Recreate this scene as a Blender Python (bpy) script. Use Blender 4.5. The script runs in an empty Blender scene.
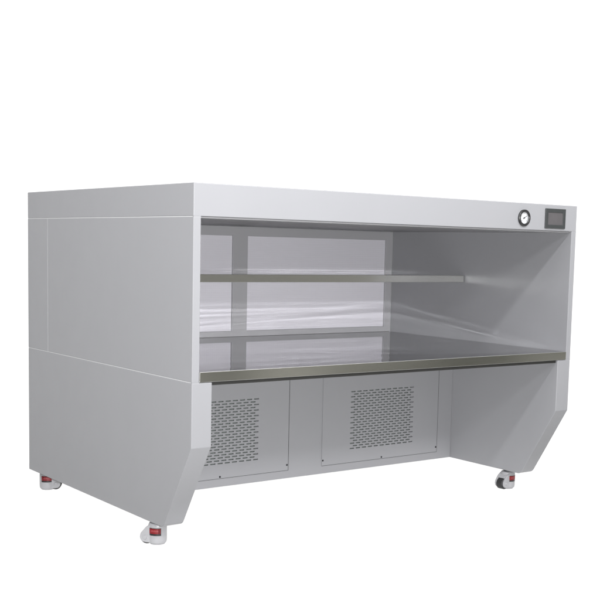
import bpy, bmesh, math, random
from mathutils import Vector, Matrix

C = bpy.context.scene.collection
SC = bpy.context.scene
S = 1.2          # working units -> metres
ZF = 0.255       # working height of the floor


def P(x, y, z):
    return Vector((x * S, y * S, (z - ZF) * S))


# ------------------------------------------------------------------ materials
def mat(name):
    m = bpy.data.materials.new(name)
    m.use_nodes = True
    nt = m.node_tree
    b = nt.nodes['Principled BSDF']
    return m, nt, b


def node(nt, t, **k):
    n = nt.nodes.new(t)
    for a, v in k.items():
        setattr(n, a, v)
    return n


def coords(nt, scale=(1, 1, 1)):
    tc = node(nt, 'ShaderNodeTexCoord')
    mp = node(nt, 'ShaderNodeMapping')
    mp.inputs['Scale'].default_value = scale
    nt.links.new(tc.outputs['Object'], mp.inputs['Vector'])
    return mp.outputs['Vector']


def noise(nt, vec, scale, detail=3.0, rough=0.5):
    n = node(nt, 'ShaderNodeTexNoise')
    n.inputs['Scale'].default_value = scale
    n.inputs['Detail'].default_value = detail
    n.inputs['Roughness'].default_value = rough
    nt.links.new(vec, n.inputs['Vector'])
    return n.outputs['Fac']


def maprange(nt, f, a, b, lo=0.0, hi=1.0):
    n = node(nt, 'ShaderNodeMapRange')
    n.inputs['From Min'].default_value = lo
    n.inputs['From Max'].default_value = hi
    n.inputs['To Min'].default_value = a
    n.inputs['To Max'].default_value = b
    nt.links.new(f, n.inputs['Value'])
    return n.outputs['Result']


def mixcol(nt, f, a, b):
    n = node(nt, 'ShaderNodeMix', data_type='RGBA')
    n.inputs['A'].default_value = (*a, 1)
    n.inputs['B'].default_value = (*b, 1)
    nt.links.new(f, n.inputs['Factor'])
    return n.outputs['Result']


def bump(nt, bsdf, h, dist, strength=1.0):
    n = node(nt, 'ShaderNodeBump')
    n.inputs['Distance'].default_value = dist
    n.inputs['Strength'].default_value = strength
    nt.links.new(h, n.inputs['Height'])
    nt.links.new(n.outputs['Normal'], bsdf.inputs['Normal'])
    return n


def paint(name, a, b, r0=0.38, r1=0.5):
    m, nt, bs = mat(name)
    v = coords(nt)
    nt.links.new(mixcol(nt, noise(nt, v, 2.3, 4), a, b), bs.inputs['Base Color'])
    nt.links.new(maprange(nt, noise(nt, v, 9.0, 4), r0, r1), bs.inputs['Roughness'])
    bs.inputs['Specular IOR Level'].default_value = 0.4
    bump(nt, bs, noise(nt, v, 900.0, 2), 0.00012)
    return m


def flat(name, col, rough=0.5, metal=0.0, spec=0.5, vary=0.12, sc=60):
    m, nt, bs = mat(name)
    v = coords(nt)
    a = tuple(c * (1 - vary) for c in col)
    b = tuple(min(1, c * (1 + vary)) for c in col)
    nt.links.new(mixcol(nt, noise(nt, v, sc, 3), a, b), bs.inputs['Base Color'])
    bs.inputs['Roughness'].default_value = rough
    bs.inputs['Metallic'].default_value = metal
    bs.inputs['Specular IOR Level'].default_value = spec
    return m


M_PAINT = paint('light_grey_powder_coat', (0.230, 0.2315, 0.2445), (0.240, 0.2415, 0.2545))
M_FRAME = paint('grey_frame_coat', (0.295, 0.294, 0.308), (0.307, 0.306, 0.32))
M_JOINT_LIGHT = flat('joint_light_tone', (0.46, 0.465, 0.475), 0.5, vary=0.03)


def steel(name, base, rough, steep=0.45, edge=1.0):
    m, nt, bs = mat(name)
    vb = coords(nt, (1.2, 60, 60))           # brushing along the length
    br = noise(nt, vb, 14.0, 5, 0.65)
    nt.links.new(mixcol(nt, noise(nt, coords(nt, (1, 4, 4)), 3.0, 3),
                        tuple(c * 0.93 for c in base), base), bs.inputs['Base Color'])
    bs.inputs['Metallic'].default_value = 1.0
    bs.inputs['Specular Tint'].default_value = (edge, edge, edge, 1)
    # the mill finish mirrors at a grazing angle and scatters when seen steeply
    lw = node(nt, 'ShaderNodeLayerWeight')
    lw.inputs['Blend'].default_value = 0.5
    graze = maprange(nt, lw.outputs['Facing'], steep, 0.0, 0.45, 0.80)
    ad = node(nt, 'ShaderNodeMath', operation='ADD')
    nt.links.new(maprange(nt, br, rough * 0.75, rough * 1.3), ad.inputs[0])
    nt.links.new(graze, ad.inputs[1])
    nt.links.new(ad.outputs[0], bs.inputs['Roughness'])
    b2 = node(nt, 'ShaderNodeBump')          # the fine brushed grain
    b2.inputs['Distance'].default_value = 0.000006
    nt.links.new(br, b2.inputs['Height'])
    nt.links.new(b2.outputs['Normal'], bs.inputs['Normal'])
    return m


M_TOP = steel('polished_steel_sheet', (0.51, 0.505, 0.515), 0.04, edge=0.78)
M_SHELF = steel('polished_steel_shelf', (0.62, 0.615, 0.615), 0.04)
M_EDGE = steel('polished_steel_fold', (0.60, 0.60, 0.585), 0.13, 0.0)
M_LIP = steel('worn_steel_arris', (0.50, 0.50, 0.49), 0.45, 0.0)
M_SHELF_EDGE = steel('polished_steel_shelf_fold', (0.60, 0.60, 0.585), 0.24, 0.0)
M_DARK = flat('dark_steel_rail', (0.035, 0.035, 0.034), 0.5, 0.4)
M_BLACK = flat('black_plastic', (0.012, 0.012, 0.013), 0.38)
M_BOLT = flat('black_oxide_bolt', (0.015, 0.015, 0.018), 0.45, 0.5)
M_PAD = flat('prefilter_fibre', (0.13, 0.145, 0.14), 0.95, spec=0.1, vary=0.4, sc=160)
M_HOUSE = flat('pale_grey_nylon', (0.275, 0.275, 0.287), 0.4, vary=0.05)
M_RED = flat('red_plastic', (0.16, 0.006, 0.010), 0.35)
M_REDTEXT = flat('pale_red_print', (0.27, 0.05, 0.055), 0.5)
M_PLATE = flat('zinc_plate', (0.35, 0.35, 0.36), 0.35, 0.9)
M_RUBBER = flat('black_rubber', (0.015, 0.015, 0.016), 0.6)
M_DIAL = flat('white_dial', (0.42, 0.425, 0.44), 0.4, vary=0.03)
M_BEZEL = flat('grey_green_bezel', (0.028, 0.031, 0.032), 0.42)
M_TUBE = flat('fibre', (0.2, 0.2, 0.2))


def filter_mat():
    m, nt, bs = mat('white_filter_mesh')
    v = coords(nt)
    sx = node(nt, 'ShaderNodeSeparateXYZ')
    nt.links.new(v, sx.inputs[0])

    def wav(sock, freq):
        a = node(nt, 'ShaderNodeMath', operation='MULTIPLY')
        a.inputs[1].default_value = freq
        nt.links.new(sock, a.inputs[0])
        b = node(nt, 'ShaderNodeMath', operation='SINE')
        nt.links.new(a.outputs[0], b.inputs[0])
        return b.outputs[0]
    hz = wav(sx.outputs['Z'], 2 * math.pi / 0.012)
    vx = wav(sx.outputs['X'], 2 * math.pi / 0.012)
    mx = node(nt, 'ShaderNodeMath', operation='MAXIMUM')
    nt.links.new(hz, mx.inputs[0])
    mx2 = node(nt, 'ShaderNodeMath', operation='MULTIPLY')
    mx2.inputs[1].default_value = 0.35
    nt.links.new(vx, mx2.inputs[0])
    nt.links.new(mx2.outputs[0], mx.inputs[1])
    f = maprange(nt, mx.outputs[0], 0, 1, 0.2, 0.95)
    fibre = noise(nt, v, 40, 4)
    c = node(nt, 'ShaderNodeMath', operation='MULTIPLY')
    nt.links.new(f, c.inputs[0])
    nt.links.new(maprange(nt, fibre, 0.8, 1.0), c.inputs[1])
    nt.links.new(mixcol(nt, c.outputs[0], (0.52, 0.51, 0.553), (0.533, 0.523, 0.566)), bs.inputs['Base Color'])
    bs.inputs['Roughness'].default_value = 0.7
    bs.inputs['Specular IOR Level'].default_value = 0.2
    bump(nt, bs, mx.outputs[0], 0.0004)
    return m


M_FILTER = filter_mat()


def screen_mat():
    m, nt, bs = mat('unlit_screen')
    v = coords(nt)
    nt.links.new(mixcol(nt, noise(nt, v, 24, 2), (0.062, 0.059, 0.063), (0.08, 0.075, 0.079)), bs.inputs['Base Color'])
    bs.inputs['Roughness'].default_value = 0.25
    return m


M_SCREEN = screen_mat()


# ------------------------------------------------------------------ mesh helpers
def box(bm, x0, x1, y0, y1, z0, z1):
    vs = [bm.verts.new(P(x, y, z)) for z in (z0, z1) for y in (y0, y1) for x in (x0, x1)]
    for f in ((0, 2, 3, 1), (4, 5, 7, 6), (0, 1, 5, 4), (2, 6, 7, 3), (0, 4, 6, 2), (1, 3, 7, 5)):
        bm.faces.new([vs[i] for i in f])


def prism(bm, pts, axis, a, b):
    """extrude a closed outline along axis ('x': pts are (y,z); 'z': pts are (x,y); 'y': pts are (x,z))"""
    def mk(p, t):
        if axis == 'x':
            return P(t, p[0], p[1])
        if axis == 'z':
            return P(p[0], p[1], t)
        return P(p[0], t, p[1])
    lo = [bm.verts.new(mk(p, a)) for p in pts]
    hi = [bm.verts.new(mk(p, b)) for p in pts]
    n = len(pts)
    bm.faces.new(lo)
    bm.faces.new(list(reversed(hi)))
    for i in range(n):
        j = (i + 1) % n
        bm.faces.new([lo[i], hi[i], hi[j], lo[j]])
    bmesh.ops.recalc_face_normals(bm, faces=bm.faces)


def fillet(pts, idx, r, n=6):
    """round the corner idx of an outline"""
    p = Vector(pts[idx])
    a = Vector(pts[idx - 1])
    b = Vector(pts[(idx + 1) % len(pts)])
    u = (a - p).normalized()
    v = (b - p).normalized()
    half = u.angle(v) / 2
    t = r / math.tan(half)
    c = p + (u + v).normalized() * (r / math.sin(half))
    s = p + u * t - c
    e = p + v * t - c
    ang = s.angle(e)
    out = []
    for i in range(n + 1):
        k = i / n
        w = (s * math.sin((1 - k) * ang) + e * math.sin(k * ang)) / math.sin(ang)
        out.append(tuple(c + w))
    return pts[:idx] + out + pts[idx + 1:]


def plate(bm, xs, zs, hole, y0, y1):
    """sheet in the XZ plane with rectangular holes, given thickness"""
    grid = {}

    def gv(i, k):
        if (i, k) not in grid:
            grid[(i, k)] = bm.verts.new(P(xs[i], y0, zs[k]))
        return grid[(i, k)]
    fs = []
    for i in range(len(xs) - 1):
        for k in range(len(zs) - 1):
            if hole((xs[i] + xs[i + 1]) / 2, (zs[k] + zs[k + 1]) / 2):
                continue
            fs.append(bm.faces.new([gv(i, k), gv(i + 1, k), gv(i + 1, k + 1), gv(i, k + 1)]))
    r = bmesh.ops.extrude_face_region(bm, geom=fs)
    vs = [g for g in r['geom'] if isinstance(g, bmesh.types.BMVert)]
    bmesh.ops.translate(bm, verts=vs, vec=(0, (y1 - y0) * S, 0))
    bmesh.ops.recalc_face_normals(bm, faces=bm.faces)


def disc(bm, c, r, h, axis='z', n=40, r2=None):
    """solid cylinder / cone frustum; c is the centre of its first end (metres, local)"""
    r2 = r if r2 is None else r2
    ax = {'x': Vector((1, 0, 0)), 'y': Vector((0, 1, 0)), 'z': Vector((0, 0, 1))}[axis]
    u = {'x': Vector((0, 1, 0)), 'y': Vector((1, 0, 0)), 'z': Vector((1, 0, 0))}[axis]
    v = ax.cross(u)
    c = Vector(c)
    lo = [bm.verts.new(c + (u * math.cos(2 * math.pi * i / n) + v * math.sin(2 * math.pi * i / n)) * r) for i in range(n)]
    hi = [bm.verts.new(c + ax * h + (u * math.cos(2 * math.pi * i / n) + v * math.sin(2 * math.pi * i / n)) * r2) for i in range(n)]
    bm.faces.new(lo)
    bm.faces.new(list(reversed(hi)))
    for i in range(n):
        j = (i + 1) % n
        bm.faces.new([lo[i], lo[j], hi[j], hi[i]])
    bmesh.ops.recalc_face_normals(bm, faces=bm.faces)


def lathe(bm, prof, n=48, axis='z'):
    """closed ring profile of (r, h) pairs turned about the local axis"""
    rings = []
    for r, h in prof:
        ring = []
        for i in range(n):
            a = 2 * math.pi * i / n
            if axis == 'z':
                ring.append(bm.verts.new((r * math.cos(a), r * math.sin(a), h)))
            else:
                ring.append(bm.verts.new((r * math.cos(a), h, r * math.sin(a))))
        rings.append(ring)
    for k in range(len(rings)):
        a, b = rings[k], rings[(k + 1) % len(rings)]
        for i in range(n):
            j = (i + 1) % n
            bm.faces.new([a[i], a[j], b[j], b[i]])
    bmesh.ops.recalc_face_normals(bm, faces=bm.faces)


def obj(name, bm, m, parent=None, bevel=0.0, seg=3, loc=None, smooth=True):
    me = bpy.data.meshes.new(name)
    bm.to_mesh(me)
    bm.free()
    me.materials.append(m)
    o = bpy.data.objects.new(name, me)
    C.objects.link(o)
    if smooth:
        me.polygons.foreach_set('use_smooth', [True] * len(me.polygons))
        me.set_sharp_from_angle(angle=math.radians(32))
    if bevel > 0:
        md = o.modifiers.new('edge', 'BEVEL')
        md.width = bevel
        md.segments = seg
        md.limit_method = 'ANGLE'
        md.angle_limit = math.radians(32)
        md.harden_normals = True
    if parent is not None:
        o.parent = parent
    if loc is not None:
        o.location = loc
    return o


# ------------------------------------------------------------------ dimensions
W, D = 1.8, 1.3194
ZB, ZT = 0.3375, 1.4727
ZS1, ZS2 = 1.3678, 0.8440
YS = 1.1230
ZBEV, YBEV = 0.6325, 0.1791
A1, A2 = 0.0270, 0.0748
ZW, TW = 0.8773, 0.0332
YB = 1.1240
YL = 0.6149
YSH, ZSH, TSH = 0.6122, 1.1689, 0.0306
G = 0.0014       # half joint

bench = bpy.data.objects.new('clean_bench', None)
C.objects.link(bench)
bench['label'] = 'light grey laminar flow clean bench with steel worktop and shelf, on four casters'
bench['category'] = 'clean bench'

# --- top cover (header)
bm = bmesh.new()
box(bm, 0, W, 0, D, ZS1 + G, ZT)
obj('top_cover', bm, M_PAINT, bench, 0.003)

# ceiling of the working chamber, a tray hung just under the cover
bm = bmesh.new()
box(bm, A1 + 0.001, W - A1 - 0.001, 0.012, YB - 0.012, ZS1 - 0.004, ZS1 + G - 0.0005)
obj('ceiling_panel', bm, M_FRAME, bench, 0.001)

# --- upper side panels
for x0, x1 in ((0, A1), (W - A1, W)):
    bm = bmesh.new()
    box(bm, x0, x1, 0, YS - G, ZS2 + G, ZS1 - G)
    obj('side_panel', bm, M_PAINT, bench, 0.002)

# --- rear plenum
bm = bmesh.new()
prism(bm, [(0, YS + G), (A1, YS + G), (A1, 1.1365), (W - A1, 1.1365), (W - A1, YS + G), (W, YS + G), (W, D), (0, D)],
      'z', ZS2 + G, ZS1 - G)
obj('rear_plenum', bm, M_PAINT, bench, 0.0022)

# --- lower side panels: a bevelled leg at the front
for x0, x1 in ((0, A2), (W - A2, W)):
    pts = [(0, ZS2 - G), (0, ZBEV), (YBEV, ZB), (D, ZB), (D, ZS2 - G)]
    pts = fillet(pts, 2, 0.034, 8)
    pts = fillet(pts, 1, 0.010, 4)
    bm = bmesh.new()
    prism(bm, pts, 'x', x0, x1)
    obj('leg_panel', bm, M_PAINT, bench, 0.0032)

# --- pale strips painting the light caught along the joints, just below the skin
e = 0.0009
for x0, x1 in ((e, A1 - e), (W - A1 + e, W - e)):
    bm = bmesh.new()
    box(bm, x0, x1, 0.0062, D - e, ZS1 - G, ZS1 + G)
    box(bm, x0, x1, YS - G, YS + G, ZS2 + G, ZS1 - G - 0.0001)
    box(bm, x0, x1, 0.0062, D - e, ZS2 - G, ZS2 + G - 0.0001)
    obj('joint_highlight', bm, M_JOINT_LIGHT, bench)
    # on the front of the post the joints are filled and painted over
    for zc, h in ((ZS1, G), (ZS2, G)):
        bm = bmesh.new()
        box(bm, x0 - e + 0.0003, x1 + e - 0.0003, 0.0004, 0.0060, zc - h - 0.0012, zc + h + 0.0012)
        obj('joint_filler', bm, M_PAINT, bench)

# --- worktop and the dark rail below its lip
def sheet_box(bm, x0, x1, y0, y1, z0, z1, nx, ny, h):
    """a box whose top is a finely divided sheet, bowed by h(x, y) metres"""
    top = [[None] * (ny + 1) for _ in range(nx + 1)]
    for i in range(nx + 1):
        for k in range(ny + 1):
            x = x0 + (x1 - x0) * i / nx
            y = y0 + (y1 - y0) * k / ny
            p = P(x, y, z1)
            fade = min(1, i / 3, (nx - i) / 3, k / 7, (ny - k) / 7)
            fade = fade * fade * (3 - 2 * fade)
            p.z += h(p.x, p.y) * fade
            top[i][k] = bm.verts.new(p)
    low = {}
    for i in range(nx + 1):
        for k in range(ny + 1):
            if i in (0, nx) or k in (0, ny):
                q = P(x0 + (x1 - x0) * i / nx, y0 + (y1 - y0) * k / ny, z0)
                low[(i, k)] = bm.verts.new(q)
    for i in range(nx):
        for k in range(ny):
            bm.faces.new([top[i][k], top[i + 1][k], top[i + 1][k + 1], top[i][k + 1]])
    rim = [(i, 0) for i in range(nx)] + [(nx, k) for k in range(ny)] + [(i, ny) for i in range(nx, 0, -1)] + [(0, k) for k in range(ny, 0, -1)]
    for a, b in zip(rim, rim[1:] + rim[:1]):
        bm.faces.new([low[a], low[b], top[b[0]][b[1]], top[a[0]][a[1]]])
    bm.faces.new([low[q] for q in reversed(rim)])
    bmesh.ops.recalc_face_normals(bm, faces=bm.faces)


def bow(x, y):
    """oil-canning of the worktop sheet"""
    def ridge(d, w, a):
        return a * math.exp(-(d / w) ** 2)
    v = 0.00003 * math.sin(2 * math.pi * (y + 0.03 * math.sin(1.7 * x)) / 0.34 + 0.6)
    v += 0.000006 * math.sin(2 * math.pi * (y + 0.10 * x) / 0.15 + 1.1)
    v += ridge(y - 0.075 - 0.012 * x, 0.035, 0.00016)
    v += ridge(y - 0.27 + 0.02 * math.sin(2.0 * x + 0.4), 0.050, 0.00016)
    v += ridge(y - 0.16 - 0.42 * (1.45 - x), 0.045, 0.00020)
    v += ridge(y - 0.10 - 0.26 * (1.75 - x), 0.055, 0.00022)
    v += ridge(y - 0.45 - 0.60 * (0.9 - x), 0.06, 0.00018)
    return v * 1.55


def fold_faces(o, m=None):
    """the folded lips keep a polish of their own"""
    o.data.materials.append(m or M_EDGE)
    o.data.materials.append(M_LIP)
    o.modifiers['edge'].material = 2        # the rolled arris is worn dull
    for p in o.data.polygons:
        if abs(p.normal.z) < 0.5:
            p.material_index = 1


bm = bmesh.new()
sheet_box(bm, A1 + 0.0006, W - A1 - 0.0006, -0.0015, YB + 0.010, ZW - TW, ZW, 70, 170, bow)
wt = obj('worktop', bm, M_TOP, bench, 0.0014)
fold_faces(wt)
bm = bmesh.new()
box(bm, A2 + 0.0005, W - A2 - 0.0005, 0.010, 0.055, ZW - TW - 0.0125, ZW - TW - 0.0004)
obj('support_rail', bm, M_DARK, wt, 0.001)

# --- shelf
bm = bmesh.new()
sheet_box(bm, A1 + 0.0045, W - A1 - 0.0045, YSH, YB - 0.006, ZSH - TSH, ZSH, 30, 60,
          lambda x, y: 0.011 * (y - 1.04) ** 2 - 0.0005)
fold_faces(obj('shelf', bm, M_SHELF, bench, 0.0014), M_SHELF_EDGE)

# --- filter wall
F0, F1, F2, F3 = W - 1.7358, 0.8590, 0.9363, 1.7358
FZ0, FZ1 = 0.9024, 1.3223
bm = bmesh.new()
plate(bm, [A1 + 0.0005, F0, F1, F2, F3, W - A1 - 0.0005], [ZW + 0.0005, FZ0, FZ1, ZS1 - 0.0055],
      lambda x, z: (F0 < x < F1 or F2 < x < F3) and FZ0 < z < FZ1, YB, 1.1362)
ff = obj('filter_frame', bm, M_FRAME, bench, 0.0012, 2)
for a, b in ((F0, F1), (F2, F3)):
    bm = bmesh.new()
    box(bm, a + 0.0004, b - 0.0004, YB + 0.0085, 1.1360, FZ0 + 0.0004, FZ1 - 0.0004)
    obj('filter_screen', bm, M_FILTER, ff)

# --- lower cabinet with the two slotted access panels
PX = ((0.1640, 0.8138), (0.9862, 1.6360))
PZ0, PZ1 = 0.3728, 0.8050
GX = ((0.3120, 0.6660), (1.1340, 1.4880))
GZ0, GZ1 = 0.4300, 0.6790
ytop = ZW - TW - 0.0004
bm = bmesh.new()
mg = 0.012
hx = [(a - mg, b + mg) for a, b in GX]
plate(bm, [A2 + 0.0005, hx[0][0], hx[0][1], hx[1][0], hx[1][1], W - A2 - 0.0005], [ZB + 0.001, GZ0 - mg, GZ1 + mg, ytop],
      lambda x, z: GZ0 - mg < z < GZ1 + mg and any(a < x < b for a, b in hx), YL, YL + 0.06)
box(bm, A2 + 0.0005, W - A2 - 0.0005, YL + 0.0602, D, ZB + 0.001, ytop)
obj('lower_cabinet', bm, M_PAINT, bench, 0.0015, 2)

NR, NS = 23, 11
pitch = 0.354 / (NS - 1 + 0.70)
sl = pitch * 0.70
rp = (GZ1 - GZ0) / (NR - 1 + 0.46)
sh = rp * 0.43
for (pa, pb), (ga, gb), (ha, hb) in zip(PX, GX, hx):
    slots = []
    for r in range(NR):
        z0 = GZ0 + r * rp
        off = 0 if r % 2 == 0 else pitch / 2
        for k in range(NS if r % 2 == 0 else NS - 1):
            slots.append((ga + off + k * pitch, ga + off + k * pitch + sl, z0, z0 + sh))
    key = {}
    for s_ in slots:
        key.setdefault(round((s_[2] + s_[3]) / 2, 6), []).append(s_)
    rows = sorted(key.items())
    xs = sorted({round(v, 6) for s_ in slots for v in s_[:2]} | {pa, pb})
    zs = sorted({round(v, 6) for s_ in slots for v in s_[2:]} | {PZ0, PZ1})

    def hole(x, z):
        for zc, ss in rows:
            if abs(z - zc) < sh / 2:
                return any(s_[0] < x < s_[1] for s_ in ss)
        return False
    bm = bmesh.new()
    plate(bm, xs, zs, hole, YL - 0.0030, YL - 0.0012)
    ap = obj('access_panel', bm, M_PAINT, bench, smooth=False)
    bm = bmesh.new()
    g1, g0 = 0.0036, -0.0020
    plate(bm, [pa - g0, ha, hb, pb + g1], [PZ0 - 0.0020, GZ0 - mg, GZ1 + mg, PZ1 + g0],
          lambda x, z: ha < x < hb and GZ0 - mg < z < GZ1 + mg, YL - 0.0010, YL - 0.0001)
    obj('edge_shade', bm, M_RUBBER, ap)  # dark border put in as the shade line at the panel's right and bottom
    bm = bmesh.new()
    box(bm, ha + 0.0005, hb - 0.0005, YL + 0.030, YL + 0.058, GZ0 - mg + 0.0005, GZ1 + mg - 0.0005)
    obj('prefilter', bm, M_PAD, ap)
    pm = (pa + pb) / 2
    for bx, bz in ((pa + 0.0055, 0.3945), (pb - 0.0055, 0.3945), (pm, 0.3790), (pa + 0.0055, 0.7900), (pb - 0.0055, 0.7900)):
        bm = bmesh.new()
        c = P(bx, YL - 0.0030, bz)
        disc(bm, c, 0.0048, -0.0022, 'y', 16, 0.0036)
        obj('bolt', bm, M_BOLT, ap)

# --- pressure gauge
gc = P(1.4868, 0, 1.4145)
bm = bmesh.new()
R = 0.0390
lathe(bm, [(R - 0.0115, 0.002), (R - 0.0115, -0.0070), (R - 0.009, -0.0095), (R - 0.0025, -0.0095), (R, -0.007), (R, -0.0002), (R - 0.004, -0.0001)], 56, 'y')
gauge = obj('pressure_gauge', bm, M_BLACK, bench, loc=gc)
bm = bmesh.new()
disc(bm, (0, -0.0030, 0), R - 0.0110, 0.0025, 'y', 48)
dial = obj('dial', bm, M_DIAL, gauge)
bm = bmesh.new()
for i in range(21):
    a = math.radians(-40 + i * 13)
    r0, r1 = (0.0215, 0.0250) if i % 5 else (0.0185, 0.0250)
    w = 0.0007
    d = Vector((math.cos(a), 0, math.sin(a)))
    t = Vector((-d.z, 0, d.x))
    y = Vector((0, -0.0036, 0))
    vs = [bm.verts.new(y + d * r + t * q) for r, q in ((r0, -w), (r1, -w), (r1, w), (r0, w))]
    bm.faces.new(vs)
d = Vector((math.cos(math.radians(28)), 0, math.sin(math.radians(28))))
t = Vector((-d.z, 0, d.x))
y = Vector((0, -0.0042, 0))
bm.faces.new([bm.verts.new(y + d * r + t * q) for r, q in ((-0.009, -0.0016), (0.022, -0.0008), (0.022, 0.0008), (-0.009, 0.0016))])
disc(bm, (0, -0.0052, 0), 0.003, 0.002, 'y', 16)
obj('needle', bm, M_BLACK, gauge)

# --- touch screen
bm = bmesh.new()
X0, X1, Z0, Z1 = 1.6082, 1.7265, 1.3783, 1.4568
I0, I1, J0, J1 = 1.6235, 1.7105, 1.3925, 1.4410
plate(bm, [X0, I0, I1, X1], [Z0, J0, J1, Z1], lambda x, z: I0 < x < I1 and J0 < z < J1, -0.0055, -0.0002)
scr = obj('control_screen', bm, M_BEZEL, bench, 0.0014, 2)
bm = bmesh.new()
box(bm, I0 + 0.0002, I1 - 0.0002, -0.0036, -0.0004, J0 + 0.0002, J1 - 0.0002)
obj('display', bm, M_SCREEN, scr)


# ------------------------------------------------------------------ casters (local metres, floor at z = 0)
def make_caster():
    """levelling end: a drum about the swivel axis; wheel end: two cheeks and a fender towards -x"""
    H = (ZB - ZF) * S - 0.0004
    R0 = 0.0385
    bm = bmesh.new()
    n = 48
    prof = [(0.0330, 0.004), (0.0365, 0.007), (0.0380, 0.013), (R0, 0.022), (R0, 0.072), (0.0375, 0.081), (0.0340, 0.088), (0.0270, 0.091)]
    rings = [[bm.verts.new((rr * math.cos(2 * math.pi * i / n), rr * math.sin(2 * math.pi * i / n), z)) for i in range(n)] for rr, z in prof]
    bm.faces.new(list(reversed(rings[0])))
    bm.faces.new(rings[-1])
    for a, b in zip(rings, rings[1:]):
        for i in range(n):
            j = (i + 1) % n
            bm.faces.new([a[i], a[j], b[j], b[i]])

    def slab(pts, y0, y1):
        lo = [bm.verts.new((p[0], y0, p[1])) for p in pts]
        hi = [bm.verts.new((p[0], y1, p[1])) for p in pts]
        bm.faces.new(lo)
        bm.faces.new(list(reversed(hi)))
        for i in range(len(pts)):
            j = (i + 1) % len(pts)
            bm.faces.new([lo[i], hi[i], hi[j], lo[j]])
    cheek = [(-0.006, 0.0845), (-0.026, 0.0815), (-0.042, 0.0715), (-0.055, 0.0560), (-0.0640, 0.0420),
             (-0.0665, 0.0300), (-0.0630, 0.0185), (-0.0540, 0.0110), (-0.0400, 0.0085), (-0.006, 0.0085)]
    slab(cheek, 0.0205, 0.0310)
    slab(cheek, -0.0310, -0.0205)
    slab([(-0.006, 0.0850), (-0.026, 0.0820), (-0.042, 0.0720), (-0.0535, 0.0585), (-0.0480, 0.0575), (-0.038, 0.0650), (-0.006, 0.0700)], -0.0210, 0.0210)
    bmesh.ops.recalc_face_normals(bm, faces=bm.faces)
    body = obj('caster', bm, M_HOUSE, None, 0.0022, 3)

    def band(rad, z0, z1, mid, half, name, m, thick=0.002, n=16):
        b_ = bmesh.new()
        for i in range(n):
            a0 = math.radians(mid - half + 2 * half * i / n)
            a1 = math.radians(mid - half + 2 * half * (i + 1) / n)

            def q(a, rr, z):
                return b_.verts.new((rr * math.cos(a), rr * math.sin(a), z))
            o = [q(a0, rad, z0), q(a1, rad, z0), q(a1, rad, z1), q(a0, rad, z1)]
            k = [q(a0, rad - thick, z0), q(a1, rad - thick, z0), q(a1, rad - thick, z1), q(a0, rad - thick, z1)]
            b_.faces.new(o)
            for x in range(4):
                y_ = (x + 1) % 4
                b_.faces.new([o[x], o[y_], k[y_], k[x]])
        bmesh.ops.remove_doubles(b_, verts=b_.verts, dist=1e-6)
        bmesh.ops.recalc_face_normals(b_, faces=b_.faces)
        return obj(name, b_, m, body)
    for mid in (90, -90):
        band(R0 + 0.0004, 0.0400, 0.0715, mid, 41, 'window', M_BLACK)
        band(R0 + 0.0009, 0.0480, 0.0690, mid, 37, 'thumbwheel', M_RED)
        b_ = bmesh.new()
        rnd = random.Random(4)
        a = -24.0
        while a < 22:                       # tiny illegible print on the red wheel
            wd = rnd.uniform(2.0, 4.2)
            z0, z1 = 0.0560, 0.0620 + rnd.uniform(0, 0.002)
            b_.faces.new([b_.verts.new(((R0 + 0.0012) * math.cos(math.radians(mid + aa)), (R0 + 0.0012) * math.sin(math.radians(mid + aa)), zz))
                          for aa, zz in ((a, z0), (a + wd, z0), (a + wd, z1), (a, z1))])
            a += wd + rnd.uniform(1.2, 2.2)
        obj('print', b_, M_REDTEXT, body)
    b_ = bmesh.new()
    lathe(b_, [(0.006, -0.0195), (0.026, -0.0195), (0.0288, -0.016), (0.0288, 0.016), (0.026, 0.0195), (0.006, 0.0195)], 40, 'y')
    obj('wheel', b_, M_RUBBER, body, loc=(-0.0415, 0, 0.0290))
    for s_ in (-1, 1):
        b_ = bmesh.new()
        disc(b_, (-0.0440, s_ * 0.0308, 0.0300), 0.0095, s_ * 0.0030, 'y', 24, 0.0080)
        obj('axle_cap', b_, M_HOUSE, body)
    b_ = bmesh.new()
    disc(b_, (0.0, 0, 0.0), 0.030, 0.006, 'z', 32)
    obj('foot_pad', b_, M_HOUSE, body)
    b_ = bmesh.new()
    disc(b_, (0, 0, 0.0905), 0.021, H - 0.0905, 'z', 28)
    obj('swivel_post', b_, M_RUBBER, body)
    return body


c0 = make_caster()
spots = [((0.037, 0.284), 312), ((0.062, 1.276), 150), ((1.756, 0.281), 5), ((1.735, 1.255), 40)]
for i, ((x, y), a) in enumerate(spots):
    if i == 0:
        c = c0
    else:
        c = c0.copy()
        C.objects.link(c)
        for ch in c0.children:
            k = ch.copy()
            C.objects.link(k)
            k.parent = c
    c.parent = bench
    c.location = (x * S, y * S, 0)
    c.rotation_euler = (0, 0, math.radians(a))

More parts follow.
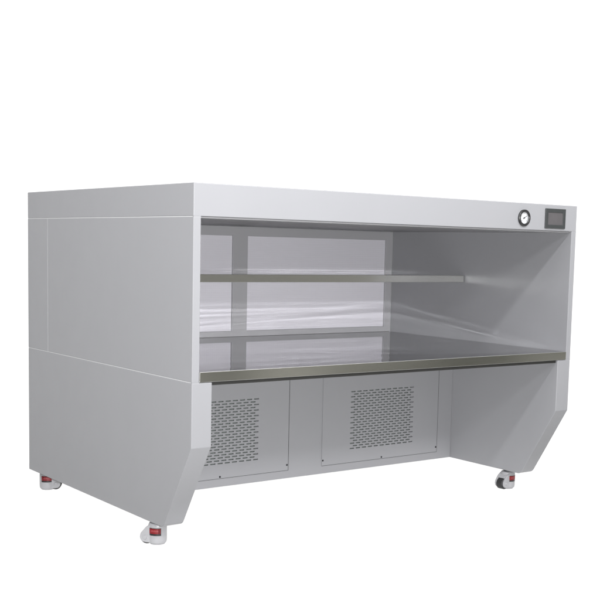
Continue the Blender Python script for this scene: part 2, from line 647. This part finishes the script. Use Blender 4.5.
# ------------------------------------------------------------------ floor: added translucent sheet, glows white from below so no shadow shows
m, nt, bs = mat('shadowless_white_sheet')
out = nt.nodes['Material Output']
bs.inputs['Base Color'].default_value = (0.5, 0.5, 0.5, 1)
tr = node(nt, 'ShaderNodeBsdfTranslucent')
df = node(nt, 'ShaderNodeBsdfDiffuse')
v = coords(nt)
nt.links.new(mixcol(nt, noise(nt, v, 3, 3), (0.965, 0.965, 0.965), (0.98, 0.98, 0.98)), tr.inputs['Color'])
df.inputs['Color'].default_value = (0.9, 0.9, 0.9, 1)
mx = node(nt, 'ShaderNodeMixShader')
mx.inputs[0].default_value = 0.12
nt.links.new(tr.outputs[0], mx.inputs[1])
nt.links.new(df.outputs[0], mx.inputs[2])
nt.links.new(mx.outputs[0], out.inputs['Surface'])
bm = bmesh.new()
bm.faces.new([bm.verts.new((x, y, 0)) for x, y in ((-0.10, -0.02), (2.6, -0.02), (2.6, 2.2), (-0.10, 2.2))])
fl = obj('floor', bm, m)
fl['kind'] = 'structure'

# ------------------------------------------------------------------ world: bright white behind and below, a dim room in front
w = bpy.data.worlds.new('World')
SC.world = w
w.use_nodes = True
nt = w.node_tree
bg = nt.nodes['Background']
tc = node(nt, 'ShaderNodeTexCoord')
sx = node(nt, 'ShaderNodeSeparateXYZ')
nt.links.new(tc.outputs['Generated'], sx.inputs[0])


def math_(op, a, b=None):
    n = node(nt, 'ShaderNodeMath', operation=op)
    for i, q in enumerate((a, b)):
        if q is None:
            continue
        if isinstance(q, (int, float)):
            n.inputs[i].default_value = q
        else:
            nt.links.new(q, n.inputs[i])
    return n.outputs[0]


yaw = 0.654
dx, dy, dz = sx.outputs
hl = math_('SQRT', math_('ADD', math_('MULTIPLY', dx, dx), math_('ADD', math_('MULTIPLY', dy, dy), 1e-5)))
dot = math_('DIVIDE', math_('ADD', math_('MULTIPLY', dx, math.sin(yaw)), math_('MULTIPLY', dy, math.cos(yaw))), hl)
back = maprange(nt, dot, 0, 1, 0.25, 0.40)
low = maprange(nt, dz, 1, 0, 0.80, 0.95)
back = math_('MULTIPLY', back, low)
down = maprange(nt, dz, 1, 0, -0.82, -0.75)
white = math_('MAXIMUM', back, down)
room_n = noise(nt, tc.outputs['Generated'], 11.0, 4)
room = mixcol(nt, maprange(nt, room_n, 0, 1, 0.40, 0.63), (0.05, 0.052, 0.042), (0.66, 0.645, 0.58))
# paler upper walls and ceiling
upmix = node(nt, 'ShaderNodeMix', data_type='RGBA')
nt.links.new(maprange(nt, dz, 0, 1, 0.0, 0.5), upmix.inputs['Factor'])
nt.links.new(room, upmix.inputs['A'])
upmix.inputs['B'].default_value = (0.54, 0.54, 0.56, 1)
fin = node(nt, 'ShaderNodeMix', data_type='RGBA')
nt.links.new(white, fin.inputs['Factor'])
nt.links.new(upmix.outputs['Result'], fin.inputs['A'])
fin.inputs['B'].default_value = (1.22, 1.22, 1.22, 1)
below = node(nt, 'ShaderNodeMix', data_type='RGBA')      # extra world brightness added to glow up through the floor
nt.links.new(down, below.inputs['Factor'])
nt.links.new(fin.outputs['Result'], below.inputs['A'])
below.inputs['B'].default_value = (2.0, 2.0, 2.0, 1)
nt.links.new(below.outputs['Result'], bg.inputs['Color'])
bg.inputs['Strength'].default_value = 1.0


# ------------------------------------------------------------------ lamps
def area(name, loc, target, sx_, sy_, power, col=(1, 1, 1)):
    l = bpy.data.lights.new(name, 'AREA')
    l.shape = 'RECTANGLE'
    l.size, l.size_y = sx_, sy_
    l.energy = power
    l.color = col
    o = bpy.data.objects.new(name, l)
    C.objects.link(o)
    o.location = loc
    d = (Vector(target) - Vector(loc)).normalized()
    z = -d
    x = Vector((1, 0, 0))
    x = (x - z * x.dot(z)).normalized()
    y = z.cross(x)
    o.rotation_euler = Matrix((x, y, z)).transposed().to_euler()
    return o


CAM = (-1.78196, -3.04518, 1.28386)
# two rows of ceiling tubes in front of the bench, and the flash by the camera
area('tube_and_fill_lamp', P(0.9, -1.50, 2.93), P(0.9, 0.2, 0.9), 4.4, 0.16, 116)
area('tube_and_fill_lamp', P(0.9, -3.00, 2.93), P(0.9, 0.2, 0.9), 4.4, 0.45, 116)
area('tube_and_fill_lamp', P(-2.4, 0.0, 2.93), P(0.0, 0.5, 1.0), 0.3, 2.2, 92)  # added fill from the left, lightens the top of the side panel
area('flash', P(CAM[0] + 0.25, CAM[1], 1.255), P(0.9, 0.5, 0.9), 0.30, 0.022, 240)

# ------------------------------------------------------------------ camera
cd = bpy.data.cameras.new('camera')
cam = bpy.data.objects.new('camera', cd)
C.objects.link(cam)
yaw, pitch, roll = -0.6539584, -0.1091862, 0.0242256
f = Vector((-math.sin(yaw) * math.cos(pitch), math.cos(yaw) * math.cos(pitch), math.sin(pitch)))
r = f.cross(Vector((0, 0, 1))).normalized()
u = r.cross(f)
r2 = r * math.cos(roll) + u * math.sin(roll)
u2 = -r * math.sin(roll) + u * math.cos(roll)
mw = Matrix((r2, u2, -f)).transposed().to_4x4()
mw.translation = P(*CAM)
cam.matrix_world = mw
cd.sensor_width = 36
cd.lens = 1114.3844 / 600 * 36
cd.shift_x = -(330.6049 - 300) / 600
cd.shift_y = (368.9510 - 300) / 600
cd.clip_end = 200
SC.camera = cam

SC.view_settings.view_transform = 'Standard'
SC.view_settings.look = 'None'
SC.view_settings.exposure = 0
SC.view_settings.gamma = 1
SC.cycles.use_denoising = True
SC.cycles.use_guiding = True
SC.cycles.blur_glossy = 0.1
SC.cycles.caustics_reflective = True
SC.cycles.max_bounces = 10
SC.cycles.diffuse_bounces = 5
SC.cycles.glossy_bounces = 6
SC.cycles.sample_clamp_indirect = 20
